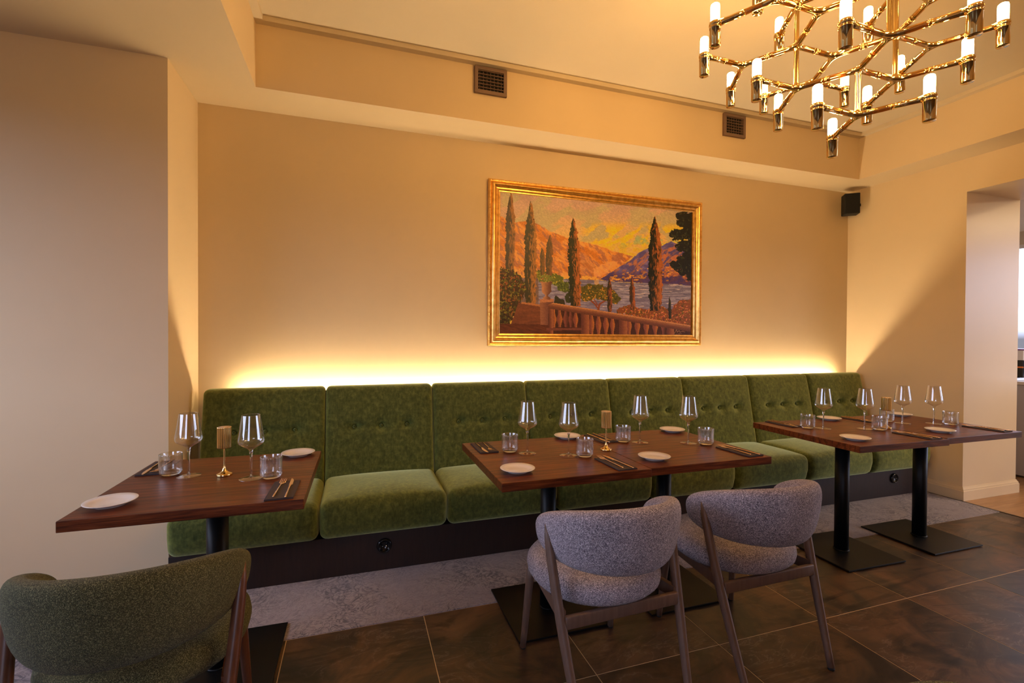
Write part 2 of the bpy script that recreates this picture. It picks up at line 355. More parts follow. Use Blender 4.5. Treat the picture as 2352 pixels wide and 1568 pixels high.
# ------------------------------------------------------------------ chandelier (30 candle lights on stacked hexagonal branches)
def chandelier():
    O = Vector((1.25733867, -2.24606662, 2.16690664)); th = 8.38108286; h = .16710165; L = .2
    d = [Vector((math.cos(th - k*2*PI/3), math.sin(th - k*2*PI/3), 0)) for k in range(3)]
    t = thing('chandelier', 'large polished gold branching chandelier with thirty lit frosted glass candles, hanging from ceiling', 'chandelier', (O.x, O.y, O.z))
    def mk_joint(sign):
        mb = MB(); H = L/2
        for i in range(3):
            a, b = d[i]*sign, d[(i+1) % 3]*sign; P0, P3 = a*H, b*H; pts = []
            K = a*.036, b*.036
            for k in range(4): pts.append(P0.lerp(K[0], k/4))
            for k in range(9):
                u = k/8; pts.append(K[0]*(1-u)**2 + Vector((0, 0, 0))*2*u*(1-u) + K[1]*u*u)
            for k in range(1, 5): pts.append(K[1].lerp(P3, k/4))
            mb.tube(pts, .0102, 12, True)
        mb.lathe([(0, -.010), (.012, -.009), (.0150, 0), (.012, .009), (0, .010)], 14)
        for i in range(3):
            a = d[i]*sign; mb.tube([a*(H-.004), a*(H-.0002)], .0115, 12)
        return mb.mesh('branch_joint', GOLD)
    J = {1: mk_joint(1), -1: mk_joint(-1)}
    cup = MB().lathe([(0, -.082), (.0178, -.082), (.0190, -.080), (.0190, -.016), (.0205, -.0155), (.0205, -.012), (.0192, -.0115), (.0192, -.006), (.0215, -.005), (.0215, .004), (.0190, .006), (.0190, .009), (.0168, .009), (.0168, -.004), (0, -.004)], 22).mesh('candle_cup', GOLD)
    gls = MB().lathe([(.0, -.002), (.0150, -.002), (.0160, .004), (.0160, .066), (.0148, .072), (.011, .0755), (0, .0765)], 20).mesh('glass_candle', CANDLE)
    arms = {}
    for k in range(3):
        for s in (1, -1):
            e = d[k]*s; q = Vector((-e.y, e.x, 0)); mb = MB().tube([-e*(L/2) , -e*.050, -e*.036, -e*.017], [.0102, .0102, .0108, .0125], 12)
            for sg in (-1, 1): mb.tube([-e*.024 + q*.013*sg, -e*.012 + q*.013*sg + Vector((0, 0, .0))], .0042, 8)
            arms[(k, s)] = mb.mesh('candle_arm', GOLD)
    def node(p, s): link('branch_joint', J[s], t, tuple(p))
    def candle(p, k, s):
        link('candle_arm', arms[(k, s)], t, tuple(p)); c = link('candle_cup', cup, t, tuple(p)); link('glass_candle', gls, c)
    Z = lambda n: Vector((0, 0, h*n))
    for lv in (1, 3):
        node(Z(lv), 1)
        for k in range(3):
            p = d[k]*L + Z(lv); node(p, -1)
            for j in range(3):
                if j != k: candle(p - d[j]*L, j, -1)
    for lv in (0, 4):
        node(Z(lv), -1)
        for j in range(3): candle(Z(lv) - d[j]*L, j, -1)
    for k in range(3):
        node(d[k]*L + Z(2), 1); node(d[k]*2*L + Z(2), -1); node(-d[k]*L + Z(2), -1); node(-d[k]*2*L + Z(2), 1)
        for j in range(3):
            if j != k: candle(d[k]*2*L - d[j]*L + Z(2), j, -1); candle(-d[k]*2*L + d[j]*L + Z(2), j, 1)
    pr = [(.0155, -.004), (.0115, .010), (.0090, .022), (.0090, h-.022), (.0115, h-.010), (.0155, h+.004)]
    post = MB().lathe(pr, 14).mesh('post', GOLD)
    link('post', post, t, tuple(Z(0))); link('post', post, t, tuple(Z(3)))
    for k in range(3):
        link('post', post, t, tuple(d[k]*L + Z(1))); link('post', post, t, tuple(d[k]*L + Z(2)))
    MB().tube([Z(4), Vector((0, 0, ZC - O.z - .03))], .006, 10).obj('hanging_rod', GOLD, t)
    MB().lathe([(0, ZC-O.z-.034), (.05, ZC-O.z-.032), (.06, ZC-O.z-.02), (.06, ZC-O.z-.001), (0, ZC-O.z-.001)], 28).obj('ceiling_canopy', GOLD, t)
chandelier()

# ------------------------------------------------------------------ banquette
BW, B0, NB = .702, -1.398, 8
bench = thing('banquette', 'long green velvet banquette with buttoned back panels along the back wall', 'bench', ((B0+BW*NB/2), -.45, 0))
def bloc(x, y, z): return (x-(B0+BW*NB/2), y+.45, z)
BZ, BH = .68, .322      # centre height, half height of a back
def backfn(seed):
    rr = random.Random(seed); ph = rr.random()*6
    def fn(p):
        x, y, z = p; u = x/(BW/2); v = z/BH
        front = max(0, -y/.055); 
        puff = .020*(1-abs(u)**4)*(1-abs(v)**5)*front
        for bx in (-.172, 0, .172):
            dx, dz = x-bx, z-.058; puff -= .036*front*math.exp(-((dx/.022)**2+(dz/.020)**2)) + .018*front*math.exp(-((dx/.055)**2+(dz/.042)**2))
        # tension crease between the buttons
        cr = math.exp(-((z-.058)/.014)**2)*(1/(1+math.exp((abs(x)-.20)/.02))); puff -= .011*cr*front
        puff += .004*front*math.exp(-((z-.02)/.03)**2)*(1/(1+math.exp((abs(x)-.22)/.03)))
        puff += .0015*front*math.sin(9*x+ph)*math.cos(13*z+ph)
        return Vector((x, y - puff + (z-BH)*.205*1.0, z))
    return fn
bm_ = MB().lathe([(0, -.003), (.006, -.0028), (.0095, 0), (.007, .0045), (0, .0062)], 14)
bm_.v = [(v[0], -v[2], v[1]) for v in bm_.v]; btn = bm_.mesh('button', BUTTON)
seatmesh = {}
def seatfn(seed):
    rr = random.Random(seed); ph = rr.random()*6
    def fn(p):
        x, y, z = p; u = x/(BW/2); v = y/.27
        top = max(0, z/.105); fr = max(0, -y/.27)
        dz = .028*(1-abs(u)**3.0)*(1-abs(v)**3.5)*top + .0012*math.sin(11*x+ph)*math.sin(9*y+ph)*top
        dy = -.016*(1-abs(u)**4)*(1-(z/.105)**2)*(fr**2)
        zz = z + dz
        tap = .05*max(0, -z/.105)*fr   # front slopes back towards its foot
        return Vector((x, y + dy + tap*.45, zz))
    return fn
for i in range(NB):
    cx = B0 + BW*(i+.5)
    bk = rbox(BW/2-.0022, .055, BH, .030, 34, 3, 34, 4, backfn(i)).obj('backrest', VELVET, bench, bloc(cx, -.135, BZ))
    for bx in (-.172, 0, .172): link('button', btn, bk, (bx, -.0385 + (.058-BH)*.205 - .0, .058))
    rbox(BW/2-.0022, .27, .105, .045, 22, 18, 8, 5, seatfn(i+50)).obj('seat_cushion', VELVET, bench, bloc(cx, -.535, .329))
MB().box((B0, -.742, .004), (B0+BW*NB, -.705, .222), .001).obj('plinth', PLINTH, bench, bloc(0, 0, 0))
MB().box((B0+.004, -.70, .004), (B0+BW*NB-.004, -.09, .20)).obj('carcass', PLINTH, bench, bloc(0, 0, 0))
MB().box((B0+.01, -.145, .22), (B0+BW*NB-.01, -.112, .972)).obj('back_board', PLINTH, bench, bloc(0, 0, 0))
# LED tape on a shallow ledge behind the backs
led = thing('led_light_strip', 'warm glowing light strip hidden behind the bench back, washing the back wall', 'light', (1.41, -.045, .872))
MB().box((-2.66, -.014, .030), (2.67, .014, .052), .001).obj('channel', simple('aluminium_channel', (.6, .6, .6), .35, 1), led)
MB().tube([(-2.65, 0, .058), (2.66, 0, .058)], .008, 12).obj('light_tape', LED, led)
MB().box((-2.66, -.012, -.10), (2.67, -.004, .030)).obj('mounting_rail', bpy.data.materials['aluminium_channel'], led)
def socket(x, z, label):
    t = thing('power_socket', label, 'socket', (x, -.7425, z), 0, 'sockets in the bench plinth')
    a = MB().lathe([(0, 0), (.040, 0), (.042, .004), (.040, .012), (.036, .016), (.033, .017), (.031, .010), (.029, .004), (0, .003)], 32); a.v = [(v[0], -v[2], v[1]) for v in a.v]; a.obj('rim', BLACKP, t)
    for sx in (-.0095, .0095):
        b = MB().lathe([(0, .0), (.0035, .0), (.0035, .012), (.0, .0145)], 10); b.v = [(v[0]+sx, -v[2]-.003, v[1]) for v in b.v]; b.obj('contact_pin', simple('chrome', (.8, .8, .8), .15, 1) if sx < 0 else bpy.data.materials['chrome'], t)
socket(-.351, .145, 'round black power socket in the dark plinth below the second seat')
socket(3.834, .155, 'round black power socket in the dark plinth at far end of bench')

# ------------------------------------------------------------------ tables
def table(label, x, y, w=.695, dd=.738, rz=0, px=None, py=None):
    t = thing('dining_table', label, 'table', (x, y, 0), rz, 'dark oak tables along the banquette')
    MB().box((-w/2, -dd/2, .724), (w/2, dd/2, .760), .0022).obj('tabletop', OAK, t)
    MB().lathe([(0, .016), (.039, .016), (.039, .712), (0, .712)], 36, smooth=True).obj('column', BLACKM, t, ((px or x)-x, (py or y)-y, 0))
    MB().box((-.227, -.227, .004), (.227, .227, .013), .002).box((-.20, -.20, .0), (.20, .20, .004)).lathe([(0, .013), (.044, .013), (.044, .017), (.039, .019), (0, .019)], 30).obj('base_plate', BLACKM, t, ((px or x)-x, (py or y)-y, 0))
    MB().box((-.16, -.16, .712), (.16, .16, .7235), .002).obj('top_bracket', BLACKM, t)
table('single dark oak pedestal table at the pier end of the bench', -1.030, -1.330, .706, .738, -.012, -1.033, -1.352)
table('dark oak pedestal table, pier-side half of the middle pair', .385, -1.378, .690, .735, 0, .396, -1.370)
table('dark oak pedestal table, far half of the middle pair with grey chair at its corner', 1.0775, -1.365, .690, .735, 0, 1.066, -1.372)
table('dark oak pedestal table, near half of the far pair below the wall speaker', 2.412, -1.352, .692, .738, -.030, 2.400, -1.360)
table('dark oak pedestal table at the opening, last of the row', 3.118, -1.352, .700, .725, -.010, 3.112, -1.367)

# ------------------------------------------------------------------ chairs
TT = [i/30-1 for i in range(61)]
def band_pts():
    Rx, Ry, y0, zt, dt, zb, rb_, lean, pm, thk, n = .236, .249, -.029, .769, .084, .528, .008, .019, 1.752, .080, 5.236
    NA = 36; v = []; f = []
    ts = [math.sin(PI/2*(i/36-1)) if False else (i/36-1) for i in range(73)]
    ts = sorted(set([round(math.copysign(1-(1-abs(x))**1.6, x), 5) for x in ts]))
    for t in ts:
        ph = t*pm; top = zt-dt*t*t; bot = zb+rb_*t*t; e = max(0, 1-abs(t)**n)**(1/n); e = max(e, .02)
        zc, hz = (top+bot)/2, (top-bot)/2*e
        for k in range(NA):
            a = 2*PI*k/NA; ca, sa = math.cos(a), math.sin(a); dz = hz*math.copysign(abs(sa)**.75, sa)
            rad = thk/2*e**.5*math.copysign(abs(ca)**.8, ca) + lean*dz/.13
            v.append(((Rx+rad)*math.sin(ph), y0-(Ry+rad)*math.cos(ph), zc+dz))
    m = len(ts)
    for i in range(m-1):
        for k in range(NA): k2 = (k+1) % NA; f.append((i*NA+k, i*NA+k2, (i+1)*NA+k2, (i+1)*NA+k))
    f += [tuple(range(NA)), tuple(range((m-1)*NA, m*NA))]
    return v, f
def make_chair(label, group, fab, leg, loc, rz):
    t = thing('dining_chair', label, 'chair', loc, rz, group)
    v, f = band_pts(); MB().add(v, f, True).obj('backrest', fab, t)
    # round upholstered seat
    v = []; f = []; N = 48; prof = [(0, .375), (.60, .375), (.80, .378), (.92, .388), (.985, .405), (1.0, .425), (.985, .447), (.93, .465), (.82, .477), (.62, .483), (.3, .486), (0, .487)]
    for i, (r, z) in enumerate(prof):
        for k in range(N):
            a = 2*PI*k/N; ca, sa = math.cos(a), math.sin(a); q = .86
            X = .258*math.copysign(abs(ca)**q, ca); Y = .257*math.copysign(abs(sa)**q, sa)
            if sa < 0: X *= 1-.10*sa*sa
            v.append((X*r, .045+Y*r, z))
    for i in range(len(prof)-1):
        for k in range(N): k2 = (k+1) % N; f.append((i*N+k, i*N+k2, (i+1)*N+k2, (i+1)*N+k))
    MB().add(v, f, True).obj('seat', fab, t)
    for s in (-1, 1):
        top = Vector((.2665*s, -.085, .672)); foot = Vector((.2175*s, -.275, .008)); pts = []
        mid = Vector((.247*s, -.165, .36))
        for k in range(15):
            u = k/14; pts.append(top*(1-u)**2 + (mid*2 - (top+foot)*.5)*2*u*(1-u) + foot*u*u)
        rr = [.007, .0135, .0162, .0172, .0175, .018, .018, .018, .0178, .0172, .0165, .0158, .015, .0142, .0135]
        l = MB().tube(pts, rr, 14).obj('leg', leg, t); MB().lathe([(0, 0), (.012, 0), (.013, .004), (.0125, .009), (0, .009)], 14, (foot.x, foot.y, 0)).obj('foot_glide', RUBBER, l)
        pts = [Vector((.197*s, .215, .380)).lerp(Vector((.2175*s, .255, .008)), k/6) for k in range(7)]
        l = MB().tube(pts, [.0175, .0175, .017, .016, .015, .014, .013], 14).obj('leg', leg, t); MB().lathe([(0, 0), (.0115, 0), (.0125, .004), (.012, .009), (0, .009)], 14, (pts[-1].x, pts[-1].y, 0)).obj('foot_glide', RUBBER, l)
        a, b = Vector((.238*s, -.165, .372)), Vector((.185*s, .215, .366)); dn = (b-a).normalized(); q = Vector((-dn.y, dn.x, 0))*.010
        vv = [p + o + Vector((0, 0, z)) for p in (a, b) for o in (-q, q) for z in (-.022, .022)]
        MB().add(vv, [(0, 1, 3, 2), (4, 6, 7, 5), (0, 4, 5, 1), (2, 3, 7, 6), (0, 2, 6, 4), (1, 5, 7, 3)]).obj('side_rail', leg, t)
    mb = rbox(.236, .010, .023, .006, 6, 1, 1, 2, lambda p: Vector((p.x, p.y - .174 + .0, p.z+.358))); mb.obj('back_rail', leg, t)
    rbox(.19, .010, .020, .006, 6, 1, 1, 2, lambda p: Vector((p.x, p.y+.215, p.z+.352))).obj('front_rail', leg, t)
    return t
make_chair('grey boucle chair with taupe legs at the middle table, nearer the camera', 'grey chairs at the middle table', BGREY, LEGTAUPE, (.404, -1.864, 0), .037)
make_chair('grey boucle chair with taupe legs, further along the middle table', 'grey chairs at the middle table', BGREY, LEGTAUPE, (1.099, -1.852, 0), .014)
make_chair('olive green boucle chair with walnut legs at the single table', 'olive chairs', BGREEN, LEGWALNUT, (-1.088, -1.867, 0), .0)
make_chair('olive green chair of which only the back top shows at the bottom edge', 'olive chairs', BGREEN, LEGWALNUT, (.355, -3.290, 0), PI)

# ------------------------------------------------------------------ table ware
TZ = .7602
def wineglass(label, loc):
    t = thing('wine_glass', label, 'glass', loc, 0, 'stemmed wine glasses')
    bowl = [(.0048, .104), (.0060, .111), (.0088, .1175), (.0150, .1238), (.0245, .1292), (.0340, .1345), (.0420, .1402), (.0465, .1460), (.0486, .1520), (.0489, .1580), (.0478, .166), (.0448, .184), (.0412, .207), (.0377, .230), (.0347, .2495), (.0334, .2575)]
    MB().lathe(bowl, 48).lathe([(.0326, .2570), (.0332, .2577), (.0338, .2570), (.0332, .2563)], 48, close=True).obj('bowl', THIN, t)
    MB().lathe([(0, .104), (.0048, .1055), (.0075, .1072), (.0060, .1035), (.0046, .098), (.0040, .085), (.0036, .05), (.0037, .025), (.0045, .012), (.007, .0065), (0, .0055)], 20).obj('stem', GLASS, t)
    MB().lathe([(.0425, .0002), (.0438, .0008), (.0440, .0016), (.043, .0024), (.030, .0032), (.016, .0047), (.007, .0066), (.004, .0090)], 44).obj('foot', THIN, t)
    return t
def tumbler(label, loc):
    t = thing('tumbler', label, 'glass', loc, 0, 'ribbed water tumblers'); mb = MB(); N = 112
    mb.ribset = {3, 4, 5, 6, 7}
    prof = [(.0370, .0085), (.0400, .0122), (.0413, .0155), (.0415, .018), (.0415, .030), (.0415, .060), (.0415, .078), (.0415, .0865), (.0407, .0882), (.0400, .0868), (.0398, .060), (.0396, .018), (.0370, .0120)]
    mb.lathe(prof, N, rib=lambda k: (1.0 if k % 4 < 2 else .978)); mb.obj('tumbler_wall', THIN, t)
    MB().lathe([(0, 0), (.024, 0), (.029, .0018), (.0368, .0082), (.0366, .0112), (.030, .0098), (0, .0092)], 48).obj('glass_base', GLASS, t); return t
def plate(label, loc):
    t = thing('side_plate', label, 'plate', loc, 0, 'white side plates')
    MB().lathe([(0, .0040), (.040, .0035), (.041, .0), (.044, .0), (.045, .0035), (.060, .0085), (.0745, .0150), (.0755, .0162), (.0745, .0172), (.060, .0120), (.049, .0082), (.046, .0072), (0, .0068)], 56).obj('plate_body', CHINA, t)
    return t
def lamp(label, loc):
    t = thing('table_lamp', label, 'lamp', loc, 0, 'small brass table lamps'); mb = MB(); mb.ribset = {1, 2, 3, 4}
    mb.lathe([(.0235, .116), (.0262, .116), (.0262, .118), (.0262, .199), (.0262, .201), (.0235, .2015), (.0235, .1995), (.0245, .118)], 132, close=True, rib=lambda k: (1.0, 1.0, .985, .93, .93, .985)[k % 6]); mb.obj('shade', GOLDB, t)
    MB().lathe([(0, .1995), (.0245, .1995), (.0245, .2010), (0, .2014)], 32).obj('shade_cap', simple('pale_brass_cap', (.85, .66, .5), .3, .6) if 'pale_brass_cap' not in bpy.data.materials else bpy.data.materials['pale_brass_cap'], t)
    MB().lathe([(0, 0), (.0285, 0), (.0292, .001), (.0292, .008), (.0285, .0092), (.0255, .0100), (.0160, .0145), (.0085, .0220), (.0050, .034), (.0036, .050), (.0033, .10), (.0033, .1992), (0, .1992)], 36).obj('stand', GOLD, t)
    return t
def sweep(stations):
    """rectangular section swept along y: (y, halfwidth, z bottom, z top)"""
    v = []; f = []
    for (y, hw, z0, z1, *o) in stations:
        cx = o[0] if o else 0; v += [(cx-hw, y, z0), (cx+hw, y, z0), (cx+hw*.8, y, z1), (cx-hw*.8, y, z1)]
    for i in range(len(stations)-1):
        for k in range(4): a = i*4+k; b = i*4+(k+1) % 4; f.append((a, b, b+4, a+4))
    f += [(0, 1, 2, 3), tuple(len(v)-4+k for k in range(4))]; return v, f
def mk_fork():
    mb = MB(); mb.add(*sweep([(-.112, .0022, .0002, .0042), (-.108, .0034, 0, .0046), (-.03, .0028, .0005, .0045), (.02, .0022, .0015, .0048), (.034, .0026, .0012, .0042), (.046, .0080, .0002, .0030), (.054, .0110, -.0004, .0020), (.062, .0115, -.0004, .0016)]), True)
    for k in range(4):
        cx = -.0096 + k*.0064; mb.add(*sweep([(.060, .0020, -.0004, .0016, cx), (.080, .0017, .0010, .0028, cx), (.098, .0011, .0042, .0055, cx), (.102, .0006, .0052, .0060, cx)]), True)
    return mb.mesh('fork', CUTL)
def mk_knife():
    mb = MB(); mb.add(*sweep([(-.122, .0024, .0004, .0048), (-.118, .0036, 0, .0052), (-.04, .0032, 0, .0050), (.008, .0028, .0006, .0046), (.012, .0050, .0004, .0048), (.018, .0050, .0004, .0046), (.022, .0060, .0016, .0032)]), True)
    mb.add(*sweep([(.020, .0046, .0014, .0034), (.036, .0072, .0018, .0032, .0012), (.075, .0070, .0018, .0032, .0012), (.098, .0046, .0018, .0030, -.0006), (.112, .0008, .0020, .0026, -.0040)]), False)
    return mb.mesh('knife', CUTL)
FORK, KNIFE = mk_fork(), mk_knife()
nm = MB()
for (a, b) in (((-.046, -.106, 0), (.046, .106, .0022)), ((-.0455, -.1055, .0024), (.0455, .1058, .0044)), ((-.0450, -.1052, .0046), (.0452, .1052, .0064))): nm.box(a, b, .0009)
nm.lathe([(0, -.106), (.0031, -.106), (.0031, .106), (0, .106)], 10)
nv = nm.v; 
for i in range(len(nv)-40, len(nv)):
    x, y, z = nv[i]; nv[i] = (-.0455 + x*.9, z, .0032 + y)
NAP = nm.mesh('folded_napkin', NAPKIN)
def setting(where, x, y, back=False, rz=0):
    r = rz + (PI if back else 0)
    tag(link('folded_napkin', NAP, None, (x, y, TZ)), 'napkin ' + where, 'napkin', 'dark folded napkins').rotation_euler = (0, 0, r)
    def off(dx, dy): return (x + dx*math.cos(r) - dy*math.sin(r), y + dx*math.sin(r) + dy*math.cos(r), TZ + .0068)
    e = random.uniform(-.03, .03)
    o = tag(link('fork', FORK, None, off(-.018, .020 if not back else -.006)), 'gold fork ' + where, 'fork', 'gold forks'); o.rotation_euler = (0, 0, r + e - .02)
    o = tag(link('knife', KNIFE, None, off(.018, .014 if not back else .010)), 'gold knife ' + where, 'knife', 'gold knives'); o.rotation_euler = (0, 0, r + e + .03)
ST, MTb, FT = 'the single table', 'the middle double table', 'the far double table'
setting('at the chair side of ' + ST, -.762, -1.582, False, -.01)
setting('at the bench side of ' + ST, -1.318, -1.105, True, .0)
setting('at the chair side of %s, beside its centre seam' % MTb, .618, -1.625, False, .03)
setting('at the chair side of %s, far corner' % MTb, 1.345, -1.605, False, .06)
setting('at the bench side of %s, pier-end corner' % MTb, .124, -1.157, True, .0)
setting('at the bench side of %s, beside its centre seam' % MTb, .812, -1.133, True, .04)
setting('at the chair side of %s, beside its centre seam' % FT, 2.667, -1.610, False, .02)
setting('at the chair side of %s, far corner' % FT, 3.352, -1.598, False, .05)
setting('at the bench side of %s, near corner' % FT, 2.215, -1.090, True, .0)
setting('at the bench side of %s, beside its centre seam' % FT, 2.880, -1.120, True, .03)
W4 = [('leftmost of the four wine glasses on ' , 0), ('second wine glass from the left on ', 1), ('third wine glass from the left on ', 2), ('rightmost of the four wine glasses on ', 3)]
g0 = wineglass('tall wine glass beside the tumbler at the pier end of ' + ST, (-1.157, -1.267, TZ))
copy_thing(g0, 'tall wine glass just past the brass lamp on ' + ST, (-.908, -1.381, TZ))
for (nm_, tb), (x, y) in zip([(a, MTb) for a, _ in W4] + [(a, FT) for a, _ in W4], [(.301, -1.323), (.479, -1.422), (.978, -1.278), (1.221, -1.374), (2.339, -1.278), (2.584, -1.366), (3.043, -1.299), (3.235, -1.373)]):
    copy_thing(g0, nm_ + tb, (x, y, TZ))
t0 = tumbler('ribbed tumbler in front of a napkin at the pier end of ' + ST, (-1.234, -1.223, TZ))
copy_thing(t0, 'ribbed tumbler next to the white plate corner of ' + ST, (-.833, -1.392, TZ), .1)
T4 = ['leftmost of the four ribbed tumblers on ', 'second ribbed tumbler from the left on ', 'third ribbed tumbler from the left on ', 'rightmost ribbed tumbler on ']
for nm_, tb, x, y in [(T4[0], MTb, .229, -1.264), (T4[1], MTb, .547, -1.461), (T4[2], MTb, .900, -1.232), (T4[3], MTb, 1.298, -1.420), (T4[0], FT, 2.254, -1.237), (T4[1], FT, 2.646, -1.415), (T4[2], FT, 3.020, -1.213), (T4[3], FT, 3.307, -1.428)]:
    copy_thing(t0, nm_ + tb, (x, y, TZ), x)
p0 = plate('white side plate at the chair-side pier corner of ' + ST, (-1.298, -1.568, TZ))
for lb, x, y in [('white side plate at the bench side of ' + ST, -.771, -1.029),
    ('white side plate at the chair side of %s, pier-end corner' % MTb, .154, -1.602), ('white side plate at the bench side of %s behind a wine glass' % MTb, .645, -1.052),
    ('white side plate at the chair side of %s, on its far half' % MTb, .845, -1.598), ('white side plate at the bench side of %s, far corner' % MTb, 1.346, -1.070),
    ('white side plate at the chair side of %s, near corner' % FT, 2.208, -1.575), ('white side plate at the bench side of %s, on its near half' % FT, 2.690, -1.045),
    ('white side plate at the chair side of %s, on its far half' % FT, 2.954, -1.567), ('white side plate at the bench side of %s, far corner' % FT, 3.380, -1.070)]:
    copy_thing(p0, lb, (x, y, TZ))
l0 = lamp('small ribbed brass table lamp between the wine glasses of ' + ST, (-1.021, -1.302, TZ))
copy_thing(l0, 'small ribbed brass table lamp on the seam of ' + MTb, (.708, -1.382, TZ))
copy_thing(l0, 'small ribbed brass table lamp behind tumblers on ' + FT, (2.735, -1.395, TZ))

# ------------------------------------------------------------------ wall vents
def vent(label, x0, x1, z0=3.012, z1=3.196):
    yb = -.332; t = thing('air_vent', label, 'vent', ((x0+x1)/2, yb, (z0+z1)/2), 0, 'square vents in the fascia'); hx, hz = (x1-x0)/2, (z1-z0)/2; b = .024
    fr = MB()
    for a, c in (((-hx, -.022, hz-b), (hx, -.0005, hz)), ((-hx, -.022, -hz), (hx, -.0005, -hz+b)), ((-hx, -.022, -hz+b), (-hx+b, -.0005, hz-b)), ((hx-b, -.022, -hz+b), (hx, -.0005, hz-b))): fr.box(a, c, .0015)
    fr.obj('frame', TAUPE, t)
    MB().box((-hx+b, -.002, -hz+b), (hx-b, -.0006, hz-b)).obj('shaft', VENTIN, t)
    H = hz-b
    for k in range(6): z = -H + 2*H*(k+.5)/6 + .006; MB().box((-hx+b, -.020, z-.0016), (hx-b, -.011, z+.0016)).obj('louvre', TAUPE, t)
    W = hx-b
    for k in range(7): x = -W + 2*W*(k+.5)/7; MB().box((x-.0012, -.010, -H), (x+.0012, -.004, H)).obj('vertical_blade', TAUPE, t)
vent('taupe louvred air vent high on the fascia above the painting', .262, .493)
vent('taupe louvred air vent on the fascia near the chandelier', 2.372, 2.597)

# ------------------------------------------------------------------ speaker
sp = thing('wall_speaker', 'small black speaker mounted high in the corner beside the right wall', 'speaker', (4.135, -.125, 2.66), math.radians(-38))
MB().box((-.065, -.055, -.10), (.065, .055, .10), .006).obj('cabinet', BLACKS, sp)
MB().box((-.060, -.0585, -.095), (.060, -.055, .095), .001).obj('grille', simple('black_grille_cloth', (.003, .003, .003), .9), sp)
MB().tube([(0, .055, 0), (0, .085, .0), (0.012, .108, .0)], .012, 12).obj('bracket', BLACKM, sp)
MB().lathe([(0, -.012), (.012, -.012), (.012, .012), (0, .012)], 14, (.074, .0, -.01)).obj('bracket_knob', BLACKM, sp)

# ------------------------------------------------------------------ bar glimpsed through the opening
bc = thing('bar_counter', 'pale grey bar counter seen through the opening beyond the pillar', 'counter', (5.6, .3, 0))
MB().box((0, -2.2, .02), (.6, 1.7, .90), .004).obj('counter_body', simple('pale_grey_laminate', (.42, .40, .43), .45), bc)
MB().box((-.02, -2.22, .90), (.62, 1.72, .93), .004).obj('worktop', simple('light_stone', (.62, .58, .56), .3), bc)
em = thing('espresso_machine', 'black espresso machine with an orange stripe on the bar counter', 'coffee machine', (5.92, -.25, .931))
MB().box((-.2, -.45, .03), (.2, .45, .20), .01).obj('machine_body', BLACKP, em)
MB().box((-.24, -.42, 0), (.2, .42, .03), .004).obj('drip_tray', simple('brushed_steel', (.6, .6, .6), .3, 1), em)
MB().box((-.204, -.45, .125), (-.2002, .45, .140)).obj('stripe', simple('orange_stripe', (.8, .22, .04), .5), em)
MB().box((-.2, -.45, .201), (.2, .45, .30), .006).obj('cup_warmer', simple('white_enamel', (.75, .74, .78), .3), em)
MB().box((-.205, -.455, .301), (.205, .455, .312), .002).obj('top_rail', simple('purple_rail', (.25, .08, .35), .4), em)
